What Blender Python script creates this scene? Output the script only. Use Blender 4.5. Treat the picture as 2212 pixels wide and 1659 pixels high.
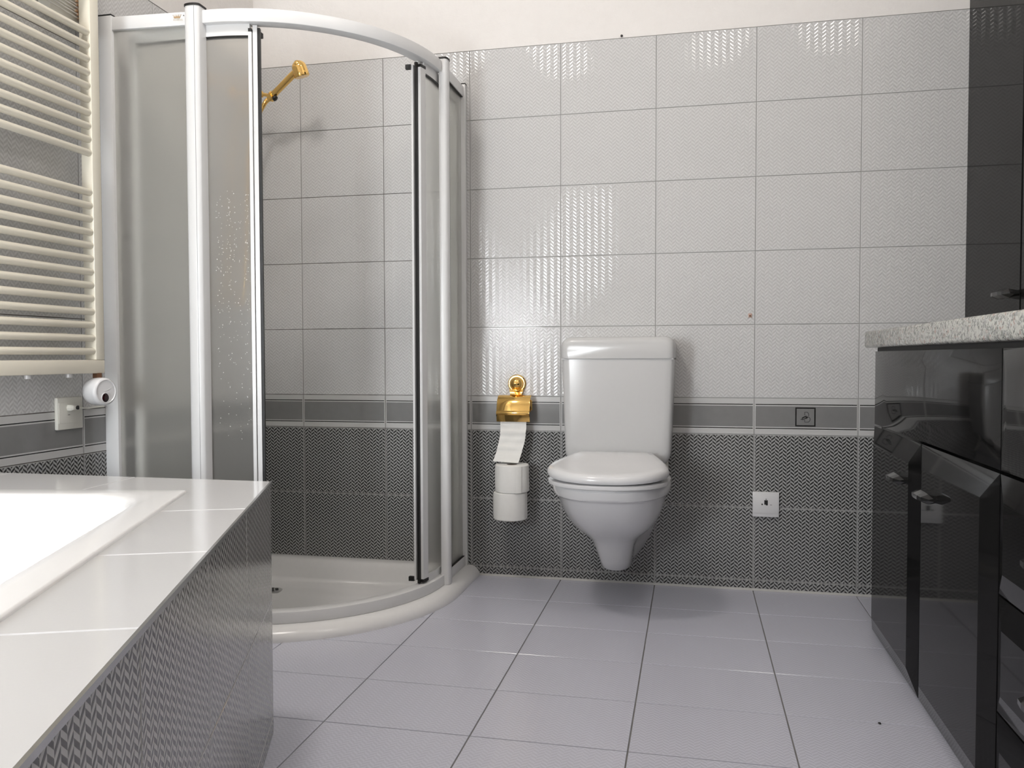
import bpy, bmesh, math, random
from mathutils import Matrix, Vector
random.seed(7)
PI = math.pi
SC = bpy.context.scene
for o in list(bpy.data.objects): bpy.data.objects.remove(o)
COL = SC.collection

# ------------------------------------------------------------------ camera
F_PX, YAW, PIT, ROL = 1773.77, 0.215025, -0.033133, -0.0024119
cam_d = bpy.data.cameras.new('camera'); cam = bpy.data.objects.new('camera', cam_d); COL.objects.link(cam)
cam_d.sensor_fit = 'HORIZONTAL'; cam_d.sensor_width = 36.0; cam_d.lens = F_PX / 2212 * 36.0
cam_d.clip_start = 0.02
cam.matrix_world = (Matrix.Translation((1.45704, -2.90726, 0.80313)) @ Matrix.Rotation(YAW, 4, 'Z')
                    @ Matrix.Rotation(PI / 2 + PIT, 4, 'X') @ Matrix.Rotation(ROL, 4, 'Z'))
SC.camera = cam

# ------------------------------------------------------------------ light
WINDOW_STRENGTH = 36.0      # daylight on the frosted pane of the rear window
LAMP_A, LAMP_B = 68.0, 30.0  # diffusers of the two ceiling lamps
w = bpy.data.worlds.new('world'); SC.world = w; w.use_nodes = True
w.node_tree.nodes['Background'].inputs[0].default_value = (0.9, 0.95, 1.0, 1)
w.node_tree.nodes['Background'].inputs[1].default_value = 0.3
SC.view_settings.view_transform = 'Standard'; SC.view_settings.look = 'None'
SC.view_settings.gamma = 1.0; SC.view_settings.use_curve_mapping = False
SC.view_settings.exposure = -0.10
SC.cycles.max_bounces = 10; SC.cycles.diffuse_bounces = 5; SC.cycles.glossy_bounces = 5
SC.cycles.transmission_bounces = 8; SC.cycles.transparent_max_bounces = 8
SC.cycles.sample_clamp_indirect = 6.0
SC.cycles.use_denoising = True

# ------------------------------------------------------------------ helpers
WM = {}
def put(o, mat4, parent=None):
    COL.objects.link(o)
    WM[o] = mat4.copy()
    if parent is not None:
        o.parent = parent
        o.matrix_basis = WM[parent].inverted() @ mat4
    else:
        o.matrix_basis = mat4
    return o
def T(x, y, z): return Matrix.Translation((x, y, z))
def tag(o, label=None, cat=None, group=None, kind=None):
    if label: o['label'] = label
    if cat: o['category'] = cat
    if group: o['group'] = group
    if kind: o['kind'] = kind
    return o
def thing(name, label, cat, loc, group=None):
    o = bpy.data.objects.new(name, None); o.empty_display_size = 0.05
    put(o, T(*loc)); return tag(o, label, cat, group)

class MB:
    def __init__(s): s.v = []; s.f = []
    def add(s, vs, fs):
        n = len(s.v); s.v += [tuple(p) for p in vs]; s.f += [tuple(i + n for i in f) for f in fs]; return s
    def box(s, x0, x1, y0, y1, z0, z1):
        if x0 > x1: x0, x1 = x1, x0
        if y0 > y1: y0, y1 = y1, y0
        if z0 > z1: z0, z1 = z1, z0
        return s.add([(x0,y0,z0),(x1,y0,z0),(x1,y1,z0),(x0,y1,z0),(x0,y0,z1),(x1,y0,z1),(x1,y1,z1),(x0,y1,z1)],
              [(0,3,2,1),(4,5,6,7),(0,1,5,4),(1,2,6,5),(2,3,7,6),(3,0,4,7)])
    def loft(s, rings, closed=True, cap0=True, cap1=True):
        n = len(rings[0]); b = len(s.v)
        for r in rings: s.v += [tuple(p) for p in r]
        for k in range(len(rings) - 1):
            for i in range(n if closed else n - 1):
                j = (i + 1) % n
                s.f.append((b+k*n+i, b+k*n+j, b+(k+1)*n+j, b+(k+1)*n+i))
        if cap0: s.f.append(tuple(b + i for i in reversed(range(n))))
        if cap1: s.f.append(tuple(b + (len(rings)-1)*n + i for i in range(n)))
        return s
    def lathe(s, prof, mat4=Matrix(), n=32, cap0=True, cap1=True):
        rings = [[tuple(mat4 @ Vector((r*math.cos(2*PI*i/n), r*math.sin(2*PI*i/n), z))) for i in range(n)] for r, z in prof]
        return s.loft(rings, True, cap0, cap1)
    def tube(s, pts, r, n=12, caps=True):
        pts = [Vector(p) for p in pts]; rings = []
        t0 = (pts[1] - pts[0]).normalized()
        up = Vector((0,0,1)) if abs(t0.z) < 0.9 else Vector((1,0,0))
        a = t0.cross(up).normalized()
        for i, p in enumerate(pts):
            t = (pts[min(i+1, len(pts)-1)] - pts[max(i-1, 0)]).normalized()
            a = (a - t * a.dot(t)).normalized(); b = t.cross(a)
            rr = r[i] if isinstance(r, (list, tuple)) else r
            rings.append([tuple(p + rr*(math.cos(2*PI*k/n)*a + math.sin(2*PI*k/n)*b)) for k in range(n)])
        return s.loft(rings, True, caps, caps)
    def prism(s, poly, z0, z1):
        return s.loft([[(x, y, z0) for x, y in poly], [(x, y, z1) for x, y in poly]])
    def xform(s, m):
        s.v = [tuple(m @ Vector(p)) for p in s.v]; return s
    def mesh(s, name, mat, bevel=0, seg=2, smooth=35, bev_ang=30):
        me = bpy.data.meshes.new(name); me.from_pydata(s.v, [], s.f)
        bm = bmesh.new(); bm.from_mesh(me)
        bmesh.ops.recalc_face_normals(bm, faces=bm.faces)
        if bevel:
            es = [e for e in bm.edges if len(e.link_faces) == 2 and e.calc_face_angle(0) > math.radians(bev_ang)]
            bmesh.ops.bevel(bm, geom=es, offset=bevel, segments=seg, profile=0.5, affect='EDGES', clamp_overlap=True)
        for f in bm.faces: f.smooth = bool(smooth)
        bm.to_mesh(me); bm.free()
        if smooth: me.set_sharp_from_angle(angle=math.radians(smooth))
        if mat: me.materials.append(mat)
        return me
def part(name, mb, mat, parent=None, bevel=0, seg=2, smooth=35, label=None, kind=None, m=None, bev_ang=30):
    o = bpy.data.objects.new(name, mb.mesh(name, mat, bevel, seg, smooth, bev_ang))
    put(o, m if m is not None else Matrix(), parent)
    return tag(o, label=label, kind=kind)
def subsurf(o, lv=2):
    md = o.modifiers.new('subdivision', 'SUBSURF'); md.levels = lv; md.render_levels = lv; return o
def boolean_cut(o, cutter):
    md = o.modifiers.new('cut', 'BOOLEAN'); md.operation = 'DIFFERENCE'; md.object = cutter; md.solver = 'EXACT'
    dg = bpy.context.evaluated_depsgraph_get()
    me = bpy.data.meshes.new_from_object(o.evaluated_get(dg)); o.modifiers.clear(); o.data = me

# ------------------------------------------------------------------ materials
class NT:
    def __init__(s, name):
        s.m = bpy.data.materials.new(name); s.m.use_nodes = True; s.t = s.m.node_tree
        s.b = s.t.nodes['Principled BSDF']; s.out = s.t.nodes['Material Output']
    def n(s, typ, **kw):
        x = s.t.nodes.new(typ)
        for k, v in kw.items(): setattr(x, k, v)
        return x
    def l(s, a, b): s.t.links.new(a, b)
    def val(s, x, inp):
        if hasattr(x, 'is_linked'): s.l(x, inp)
        else: inp.default_value = x
    def math(s, op, a, b=None, c=None, clamp=False):
        x = s.n('ShaderNodeMath', operation=op); x.use_clamp = clamp
        s.val(a, x.inputs[0])
        if b is not None: s.val(b, x.inputs[1])
        if c is not None: s.val(c, x.inputs[2])
        return x.outputs[0]
    def mix(s, fac, a, b):
        x = s.n('ShaderNodeMix', data_type='RGBA')
        s.val(fac, x.inputs[0]); s.val(a, x.inputs[6]); s.val(b, x.inputs[7])
        return x.outputs[2]
    def xyz(s):
        tc = s.n('ShaderNodeTexCoord'); sp = s.n('ShaderNodeSeparateXYZ'); s.l(tc.outputs['Object'], sp.inputs[0])
        return tc.outputs['Object'], sp.outputs
    def noise(s, vec, scale, detail=3, rough=0.5):
        x = s.n('ShaderNodeTexNoise'); x.inputs['Scale'].default_value = scale
        x.inputs['Detail'].default_value = detail; x.inputs['Roughness'].default_value = rough
        if vec is not None: s.l(vec, x.inputs['Vector'])
        return x.outputs['Fac']
    def bump(s, h, strength=0.5, dist=0.001):
        x = s.n('ShaderNodeBump'); x.inputs['Strength'].default_value = strength; x.inputs['Distance'].default_value = dist
        s.l(h, x.inputs['Height']); s.l(x.outputs[0], s.b.inputs['Normal']); return x
    def set(s, **kw):
        nm = dict(base='Base Color', rough='Roughness', metal='Metallic', spec='Specular IOR Level', coat='Coat Weight',
                  coatr='Coat Roughness', trans='Transmission Weight', ior='IOR', emit='Emission Color', emits='Emission Strength',
                  sss='Subsurface Weight', alpha='Alpha')
        for k, v in kw.items():
            i = s.b.inputs[nm[k]]
            if hasattr(v, 'is_linked'): s.l(v, i)
            else: i.default_value = v
        return s
def c4(r, g=None, b=None):
    if g is None: g = b = r
    return (r, g, b, 1)
def plain(name, col, rough=0.4, metal=0, nz=0.0, nzs=60, **kw):
    t = NT(name)
    vec, _ = t.xyz()
    n = t.noise(vec, nzs, 3)
    a = tuple(max(0, c * (1 - nz)) for c in col[:3]) + (1,); b = tuple(min(1, c * (1 + nz)) for c in col[:3]) + (1,)
    t.set(base=t.mix(n, a, b), rough=rough, metal=metal, **kw)
    return t.m

COLW, PITCH, SLOPE = 0.01259, 0.01243, 0.814
def herringbone(t, x, y, soft=0.06):
    """1 on a raised dash, 0 in the gap; columns of slanted dashes that change direction from column to column"""
    u = t.math('DIVIDE', t.math('SUBTRACT', x, 0.0059), COLW)
    i = t.math('FLOOR', u); fr = t.math('SUBTRACT', u, i)
    par = t.math('FLOORED_MODULO', i, 2.0)
    tri = t.math('ADD', t.math('MULTIPLY', par, fr), t.math('MULTIPLY', t.math('SUBTRACT', 1.0, par), t.math('SUBTRACT', 1.0, fr)))
    ph = t.math('ADD', t.math('ADD', t.math('DIVIDE', y, PITCH), t.math('MULTIPLY', tri, SLOPE)), t.math('MULTIPLY', par, 0.5))
    v = t.math('FRACT', ph)
    d = t.math('ABSOLUTE', t.math('SUBTRACT', v, 0.5))          # 0 at the dash's centre line
    mr = t.n('ShaderNodeMapRange', interpolation_type='SMOOTHSTEP')
    t.l(d, mr.inputs[0]); mr.inputs[1].default_value = 0.245 - soft; mr.inputs[2].default_value = 0.245 + soft
    mr.inputs[3].default_value = 1.0; mr.inputs[4].default_value = 0.0
    # dashes end short of the column borders
    e = t.math('ABSOLUTE', t.math('SUBTRACT', fr, 0.5))
    me = t.n('ShaderNodeMapRange', interpolation_type='SMOOTHSTEP'); t.l(e, me.inputs[0])
    me.inputs[1].default_value = 0.44; me.inputs[2].default_value = 0.5; me.inputs[3].default_value = 1.0; me.inputs[4].default_value = 0.6
    # rounded relief of the dashes, 0 to 1
    rnd = t.math('MULTIPLY', t.math('ADD', t.math('COSINE', t.math('MULTIPLY', d, 2*PI)), 1.0), 0.5)
    return t.math('MULTIPLY', mr.outputs[0], me.outputs[0]), t.math('MULTIPLY', rnd, me.outputs[0])
def edge_mask(t, x, y, wd, ht, margin=0.003):
    a = t.math('GREATER_THAN', x, margin); b = t.math('LESS_THAN', x, wd - margin)
    c = t.math('GREATER_THAN', y, margin); d = t.math('LESS_THAN', y, ht - margin)
    return t.math('MULTIPLY', t.math('MULTIPLY', a, b), t.math('MULTIPLY', c, d))
TW, TH, TB, STRIP = 0.33312, 0.2497, 0.12478, 0.03634
def tile_mat(name, flat, dash, rough, ht=TH, bump=0.5, dist=0.0006, soft=0.06, coat=0.0, wd=TW):
    t = NT(name); vec, s = t.xyz(); x, y = s[0], s[1]
    hb, rl = herringbone(t, x, y, soft); msk = edge_mask(t, x, y, wd, ht)
    h = t.math('MULTIPLY', hb, msk)
    n = t.noise(vec, 9, 2)
    col = t.mix(h, flat, dash)
    col = t.mix(t.math('MULTIPLY', n, 0.10), col, c4(0.45, 0.44, 0.43))
    t.set(base=col, rough=rough, spec=0.5)
    fine = t.noise(vec, 260, 2)
    hh = t.math('ADD', t.math('MULTIPLY', rl, msk), t.math('MULTIPLY', fine, 0.06))
    if bump: t.bump(hh, bump, dist)
    return t.m
M = {}
M['tile_light'] = tile_mat('light_tile_glaze', c4(0.655, 0.655, 0.655), c4(0.545, 0.545, 0.545), 0.05, bump=1.0, dist=0.00042, soft=0.16)
M['tile_dark'] = tile_mat('dark_tile_glaze', c4(0.40, 0.40, 0.40), c4(0.008, 0.008, 0.008), 0.10, bump=0.25, dist=0.0004, soft=0.05)
M['tile_strip'] = tile_mat('dark_strip_glaze', c4(0.40, 0.40, 0.40), c4(0.008, 0.008, 0.008), 0.14, ht=STRIP, bump=0.25, dist=0.0004, soft=0.05)
M['tile_floor'] = tile_mat('floor_tile_glaze', c4(0.61, 0.62, 0.71), c4(0.55, 0.56, 0.645), 0.17, bump=0.6, dist=0.0005, soft=0.14, ht=0.2453)
M['tile_deck'] = tile_mat('deck_tile_glaze', c4(0.60, 0.60, 0.605), c4(0.53, 0.53, 0.535), 0.11, bump=1.0, dist=0.0006, soft=0.14, ht=9, wd=9)
def border_mat():
    t = NT('border_tile_glaze'); vec, s = t.xyz(); x, y = s[0], s[1]
    yc = t.math('ABSOLUTE', t.math('SUBTRACT', y, 0.0627))        # distance from the middle of the band
    inx = t.math('MULTIPLY', t.math('GREATER_THAN', x, 0.0045), t.math('LESS_THAN', x, TW - 0.0045))
    blk = t.math('MULTIPLY', t.math('MULTIPLY', t.math('GREATER_THAN', yc, 0.0391), t.math('LESS_THAN', yc, 0.0421)), inx)
    gry = t.math('MULTIPLY', t.math('LESS_THAN', yc, 0.0354), inx)
    n = t.noise(vec, 40, 2)
    g = t.mix(n, c4(0.21), c4(0.235))
    col = t.mix(gry, c4(0.56, 0.56, 0.555), g); col = t.mix(blk, col, c4(0.004))
    t.set(base=col, rough=0.16, spec=0.5)
    rid = t.math('GREATER_THAN', yc, 0.0435)
    t.bump(rid, 0.4, 0.001)
    return t.m
M['tile_border'] = border_mat()
def grout_mat(name, base, dirt, amount):
    t = NT(name); vec, s = t.xyz()
    n = t.noise(vec, 14, 4, 0.6)
    mr = t.n('ShaderNodeMapRange'); t.l(n, mr.inputs[0]); mr.inputs[1].default_value = 0.35; mr.inputs[2].default_value = 0.7
    # mould only in the wet corner (x < 0.65 m)
    wet = t.math('LESS_THAN', s[0], 0.64)
    col = t.mix(t.math('MULTIPLY', t.math('MULTIPLY', mr.outputs[0], wet), amount), t.mix(t.math('MULTIPLY', wet, 0.7), base, c4(0.27, 0.24, 0.23)), dirt)
    t.set(base=col, rough=0.8); t.bump(t.noise(vec, 300, 2), 0.3, 0.0005); return t.m
M['grout_wall'] = grout_mat('wall_grout', c4(0.44, 0.435, 0.43), c4(0.05, 0.035, 0.03), 0.95)
M['grout_floor'] = plain('floor_grout', c4(0.20, 0.195, 0.19), 0.85, nz=0.3, nzs=20)
def plaster():
    t = NT('white_plaster'); vec, s = t.xyz()
    n = t.noise(vec, 22, 6, 0.65)
    t.set(base=t.mix(n, c4(0.80, 0.775, 0.755), c4(0.86, 0.84, 0.82)), rough=0.9, spec=0.2); t.bump(n, 0.6, 0.006); return t.m
M['plaster'] = plaster()
M['silicone'] = plain('silicone_bead', c4(0.5, 0.5, 0.49), 0.4, nz=0.1)
M['porcelain'] = plain('white_porcelain', c4(0.80, 0.80, 0.80), 0.10, nz=0.01, coat=0.5, coatr=0.03)
M['plastic_cistern'] = plain('cistern_plastic', c4(0.58, 0.58, 0.58), 0.2, nz=0.01)
M['plastic_white'] = plain('white_plastic', c4(0.70, 0.70, 0.71), 0.16, nz=0.01)
M['acrylic'] = plain('white_acrylic', c4(0.86, 0.86, 0.865), 0.14, nz=0.01)
M['tray'] = plain('tray_enamel', c4(0.83, 0.83, 0.83), 0.22, nz=0.02)
M['alu'] = plain('white_lacquered_aluminium', c4(0.75, 0.755, 0.76), 0.28, nz=0.01, nzs=20)
M['rubber'] = plain('black_rubber', c4(0.006), 0.5, nz=0.2)
M['radiator'] = plain('cream_radiator_paint', c4(0.80, 0.76, 0.65), 0.3, nz=0.01)
M['gold'] = plain('polished_gold', c4(0.93, 0.60, 0.20), 0.10, metal=1, nz=0.05, nzs=12)
M['brass_dark'] = plain('brown_brass_nut', c4(0.10, 0.045, 0.02), 0.4, nz=0.3)
M['paper'] = plain('soft_white_paper', c4(0.80, 0.795, 0.77), 0.9, nz=0.03, nzs=90)
M['card'] = plain('cardboard_core', c4(0.12, 0.09, 0.07), 0.9, nz=0.1)
M['ivory'] = plain('ivory_plastic', c4(0.70, 0.69, 0.63), 0.35, nz=0.01)
M['peach'] = plain('peach_plastic', c4(0.75, 0.47, 0.28), 0.4, nz=0.05)
M['cord'] = plain('white_cord', c4(0.75, 0.73, 0.70), 0.8, nz=0.05)
M['dark'] = plain('dark_gap', c4(0.01), 0.6, nz=0.2)
M['ink'] = plain('black_print', c4(0.012), 0.25, nz=0.1)
M['ink_grey'] = plain('grey_print', c4(0.06), 0.25, nz=0.1)
M['gold_print'] = plain('gold_print', c4(0.42, 0.29, 0.16), 0.4, nz=0.1)
M['gold_print_pale'] = plain('pale_gold_print', c4(0.62, 0.56, 0.45), 0.5, nz=0.05)
M['red_window'] = plain('dark_red_lens', c4(0.012, 0.001, 0.002), 0.08, nz=0.1)
M['steel'] = plain('steel', c4(0.55), 0.25, metal=1, nz=0.05)
M['pinkplug'] = plain('pinkish_wall_plug', c4(0.50, 0.34, 0.28), 0.6, nz=0.2, nzs=200)
def lacquer():
    t = NT('black_lacquer'); vec, s = t.xyz()
    n = t.noise(vec, 5, 2)
    t.set(base=t.mix(n, c4(0.006), c4(0.009)), rough=0.05, spec=0.5, ior=1.2); return t.m
M['lacquer'] = lacquer()
M['knob'] = plain('black_faceted_knob', c4(0.012), 0.12, nz=0.1, spec=0.6)
def granite():
    t = NT('speckled_granite'); vec, s = t.xyz()
    def vor(sc):
        v = t.n('ShaderNodeTexVoronoi'); v.inputs['Scale'].default_value = sc; t.l(vec, v.inputs['Vector']); return v
    nz = t.n('ShaderNodeTexNoise'); nz.inputs['Scale'].default_value = 140; nz.inputs['Detail'].default_value = 3; t.l(vec, nz.inputs['Vector'])
    mv = t.n('ShaderNodeMix', data_type='VECTOR'); mv.inputs[0].default_value = 0.012
    t.l(vec, mv.inputs[4]); t.l(nz.outputs['Color'], mv.inputs[5]); wv = mv.outputs[1]
    def vor(sc):
        v = t.n('ShaderNodeTexVoronoi'); v.inputs['Scale'].default_value = sc; t.l(wv, v.inputs['Vector']); return v
    v1 = vor(135); v2 = vor(260)
    sp = t.n('ShaderNodeSeparateColor'); t.l(v1.outputs['Color'], sp.inputs[0])
    sp2 = t.n('ShaderNodeSeparateColor'); t.l(v2.outputs['Color'], sp2.inputs[0])
    r = t.n('ShaderNodeValToRGB'); t.l(sp.outputs[0], r.inputs[0]); r.color_ramp.interpolation = 'CONSTANT'
    cols = [(0, (0.42,0.42,0.38)), (0.28, (0.58,0.58,0.53)), (0.48, (0.36,0.25,0.22)), (0.58, (0.17,0.18,0.165)), (0.72, (0.50,0.48,0.46)), (0.86, (0.28,0.29,0.28))]
    while len(r.color_ramp.elements) < len(cols): r.color_ramp.elements.new(0.5)
    for e, (p, c) in zip(r.color_ramp.elements, cols): e.position = p; e.color = c4(*c)
    dk = t.math('LESS_THAN', sp2.outputs[0], 0.16)
    col = t.mix(dk, r.outputs[0], c4(0.09, 0.095, 0.09))
    lt = t.math('GREATER_THAN', sp2.outputs[1], 0.78)
    col = t.mix(lt, col, c4(0.60, 0.60, 0.56))
    n = t.noise(vec, 220, 3)
    col = t.mix(t.math('MULTIPLY', n, 0.45), col, c4(0.45, 0.45, 0.41))
    t.set(base=col, rough=0.18, spec=0.5); return t.m
M['granite'] = granite()
def frosted():
    t = NT('frosted_acrylic_glazing'); vec, s = t.xyz()
    n = t.noise(vec, 500, 2)
    t.set(base=c4(0.93, 0.93, 0.91), rough=0.34, trans=0.88, ior=1.22, spec=0.4)
    t.bump(n, 0.12, 0.0004)
    tr = t.n('ShaderNodeBsdfTransparent'); tr.inputs[0].default_value = c4(0.92, 0.92, 0.90)
    mx = t.n('ShaderNodeMixShader'); mx.inputs[0].default_value = 0.46
    t.l(t.b.outputs[0], mx.inputs[1]); t.l(tr.outputs[0], mx.inputs[2]); t.l(mx.outputs[0], t.out.inputs['Surface'])
    return t.m
M['frosted'] = frosted()
def emitter(name, col, st):
    t = NT(name); t.set(base=c4(0.8), emit=col, emits=st, rough=0.5); return t.m
M['daylight'] = emitter('daylit_frosted_pane', c4(0.93, 0.97, 1.0), WINDOW_STRENGTH)
M['lampglow'] = emitter('lamp_diffuser', c4(1.0, 0.94, 0.88), LAMP_A)
M['lampglow_weaker'] = emitter('lamp_diffuser_weaker', c4(1.0, 0.94, 0.88), LAMP_B)

# ------------------------------------------------------------------ room shell
LX, LY = 0.38, -1.75
XL, XR, YB, YR, ZC = -0.19, 2.48, 0.0, -3.35, 3.00
GR = 0.003                                    # grout lies this far behind the tile faces
wall_back = part('wall_back', MB().box(XL-0.15, XR+0.15, YB+GR, YB+0.15, -0.2, ZC+0.1), M['grout_wall'], kind='structure', smooth=0)
wall_left = part('wall_left', MB().box(XL-0.15, XL-GR, YR-0.15, YB+0.15, -0.2, ZC+0.1), M['grout_wall'], kind='structure', smooth=0)
wall_right = part('wall_right', MB().box(XR, XR+0.15, YR-0.15, YB+0.15, -0.2, ZC+0.1), M['plaster'], kind='structure', smooth=0)
WX0, WX1, WZ0, WZ1 = -0.16, 0.36, 0.62, 1.42
wr = MB()
wr.box(XL-0.15, WX0, YR-0.15, YR, -0.2, ZC+0.1); wr.box(WX1, XR+0.15, YR-0.15, YR, -0.2, ZC+0.1)
wr.box(WX0, WX1, YR-0.15, YR, -0.2, WZ0); wr.box(WX0, WX1, YR-0.15, YR, WZ1, ZC+0.1)
wall_rear = part('wall_rear', wr, M['plaster'], kind='structure', smooth=0)
ceiling = part('ceiling', MB().box(XL-0.15, XR+0.15, YR-0.15, YB+0.15, ZC, ZC+0.1), M['plaster'], kind='structure', smooth=0)
ZT = STRIP + 2*TH + TB + 5*TH                 # top of the tiling, 1.909
# plaster coat above the tiles
part('plaster_coat', MB().box(XL, XR, YB-0.001, YB+0.004, ZT+0.0005, ZC), M['plaster'], wall_back, smooth=0)
part('plaster_coat', MB().box(XL-0.004, XL+0.001, YR, YB-0.001, ZT+0.0005, ZC), M['plaster'], wall_left, smooth=0)
part('plaster_coat', MB().box(XL-0.004, XL, YR, -2.28, 0, ZT), M['plaster'], wall_left, smooth=0)
win = thing('window_1', None, None, ((WX0+WX1)/2, YR, WZ0)); win['kind'] = 'structure'
fr = MB()
for a in ((WX0, WX1, WZ0, WZ0+0.045), (WX0, WX1, WZ1-0.045, WZ1), (WX0, WX0+0.045, WZ0+0.045, WZ1-0.045), (WX1-0.045, WX1, WZ0+0.045, WZ1-0.045)):
    fr.box(a[0], a[1], YR-0.09, YR-0.02, a[2], a[3])
part('window_frame', fr, M['plastic_white'], win, smooth=0)
part('pane', MB().box(WX0+0.04, WX1-0.04, YR-0.065, YR-0.055, WZ0+0.04, WZ1-0.04), M['daylight'], win, smooth=0)

# tiles: local X = width, local Y = height, local Z = out of the wall
TILE_MESH = {}
def tile_mesh(wd, ht, mat, x0=0.0, y0=0.0, gap=0.0012, th=0.008):
    key = (round(wd, 4), round(ht, 4), mat, round(x0, 4), round(y0, 4), gap)
    if key not in TILE_MESH:
        g = gap; b = 0.0007
        o = [(x0+g, y0+g), (x0+wd-g, y0+g), (x0+wd-g, y0+ht-g), (x0+g, y0+ht-g)]
        i = [(x0+g+b, y0+g+b), (x0+wd-g-b, y0+g+b), (x0+wd-g-b, y0+ht-g-b), (x0+g+b, y0+ht-g-b)]
        mb = MB().loft([[(x, y, -th) for x, y in o], [(x, y, -b) for x, y in o], [(x, y, 0) for x, y in i]])
        TILE_MESH[key] = mb.mesh('tile', M[mat], smooth=0)
    return TILE_MESH[key]
def tile(parent, me, mat4, name='tile'):
    return put(bpy.data.objects.new(name, me), mat4, parent)
rows = [(0.0, STRIP, 'tile_strip'), (STRIP, TH, 'tile_dark'), (STRIP+TH, TH, 'tile_dark'), (STRIP+2*TH, TB, 'tile_border')]
for i in range(5): rows.append((STRIP+2*TH+TB+i*TH, TH, 'tile_light'))
emblem_tile = None
RB = Matrix.Rotation(PI/2, 4, 'X')
for k in range(-1, 8):
    xa, xb = max(k*TW+0.0018, XL), min((k+1)*TW+0.0018, XR)
    ox = k*TW + 0.0018
    for z0, h, mt in rows:
        t_ = tile(wall_back, tile_mesh(xb-xa, h, mt, xa-ox, 0), T(ox, 0, z0) @ RB)
        if k == 5 and mt == 'tile_border': emblem_tile = t_
RL = Matrix.Rotation(PI/2, 4, 'Z') @ Matrix.Rotation(PI/2, 4, 'X')
for k in range(-1, 6):
    yb, ya = min(-0.2735 - k*TW, 0.0), max(-0.2735 - (k+1)*TW, -2.28)
    oy = -0.2735 - (k+1)*TW
    for z0, h, mt in rows:
        if z0 < 0.5 and ya < -1.35: continue                 # behind the bath
        tile(wall_left, tile_mesh(yb-ya, h, mt, ya-oy, 0), T(XL, oy, z0) @ RL)

# floor with the pit of the sunk shower tray
ACX, ACY = 0.11, -0.27
def outline(R, ins=0.0, n=28):
    """outline of the quadrant shower: straight front, quarter arc, straight side, two walls"""
    p = [(XL+ins, ACY-R)]
    for i in range(n+1):
        a = -PI/2 + PI/2*i/n
        p.append((ACX+R*math.cos(a), ACY+R*math.sin(a)))
    p += [(ACX+R, -ins), (XL+ins, -ins)]
    return p
floor = part('floor', MB().box(XL-0.15, XR+0.15, YR-0.15, YB+0.15, -0.2, -GR), M['grout_floor'], kind='structure', smooth=0)
cut = part('cutter', MB().prism([(x-0.3 if x < -0.15 else x, y+0.3 if y > -0.01 else y) for x, y in outline(0.555)], -0.13, 0.3), None, smooth=0)
boolean_cut(floor, cut)
FY1, FD, FX = 0.26921, 0.245348, 0.0018
ROWY = [0.0] + [-(FY1 + i*FD) for i in range(9)]
for r in range(9):
    yb, ya = ROWY[r], ROWY[r+1]
    for k in range(-1, 8):
        xa, xb = max(k*TW+FX, XL), min((k+1)*TW+FX, XR)
        ex = lambda y: 0.585 + (-1.3258-y)*0.3904               # bath front edge
        if (yb < -1.33 and xb < ex(yb)) or (xb < 0.34 and ya > -0.8): continue
        if xa > 2.02 and ya < -0.5: continue
        me = tile_mesh(xb-xa, yb-ya, 'tile_floor', xa-(k*TW+FX), 0, gap=0.0016)
        t_ = tile(floor, me, T(k*TW+FX, ya, 0))
        if xa < 0.67 and yb > -0.84:
            t_.data = me.copy()
            bpy.context.view_layer.update()
            boolean_cut(t_, cut)
bpy.data.objects.remove(cut)
# silicone bead between floor and back wall
part('trim_1', MB().loft([[(x, 0.0, 0.0), (x, -0.007, 0.0005), (x, -0.004, 0.004), (x, 0.0, 0.007)] for x in (0.695, XR)]), M['silicone'], kind='structure', smooth=0)

# emblem printed on one border tile: a framed letter B with a feather
def emblem():
    mb = MB(); W0, H0 = 0.065, 0.064
    def quad(x0, x1, y0, y1, z=0.0004): mb.box(x0, x1, y0, y1, -0.0006, z)
    f = 0.0042
    quad(0, W0, 0, f); quad(0, W0, H0-f, H0); quad(0, f, f, H0-f); quad(W0-f, W0, f, H0-f)
    return mb
EX, EZ = 1.8006 - (5*TW+0.0018), 0.566 - (STRIP+2*TH)
em = part('emblem', emblem(), M['ink'], emblem_tile, smooth=0, m=WM[emblem_tile] @ T(EX, EZ, 0), label='dark framed square mark on the border tile')
def stroke(mb, pts, wd, z=0.0005):
    pts = [Vector((x, y, 0)) for x, y in pts]
    L, Rr = [], []
    for i, p in enumerate(pts):
        t = (pts[min(i+1, len(pts)-1)] - pts[max(i-1, 0)]).normalized(); nrm = Vector((-t.y, t.x, 0))*wd/2
        L.append(p+nrm); Rr.append(p-nrm)
    rings = [[(l.x, l.y, -0.0006), (r.x, r.y, -0.0006), (r.x, r.y, z), (l.x, l.y, z)] for l, r in zip(L, Rr)]
    mb.loft(rings)
def epx(u, v): return ((u-440)/1085*0.065, (1290-v)/1010*0.064)      # from the enlarged crop of the emblem
mb = MB()
stroke(mb, [epx(*p) for p in ((945,690),(945,525),(1080,525),(1120,560),(1150,610),(1162,660),(1160,735))], 0.0022)
stroke(mb, [epx(*p) for p in ((945,930),(945,1055),(1130,1055),(1180,1030),(1220,980),(1238,915),(1225,850),(1190,805),(1140,790))], 0.0022)
part('letter', mb, M['ink_grey'], emblem_tile, smooth=0, m=WM[emblem_tile] @ T(EX, EZ, 0))
mb = MB()
for poly in ([(700,920),(800,890),(850,915),(940,860),(1010,790),(1100,765),(1180,800),(1120,805),(1060,880),(1010,860),(930,900),(850,945)],
             [(800,870),(800,820),(900,770),(960,740),(1020,720),(1080,755),(1000,775),(900,820),(840,880)]):
    mb.prism([epx(*p) for p in poly], -0.0006, 0.0006)
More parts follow.
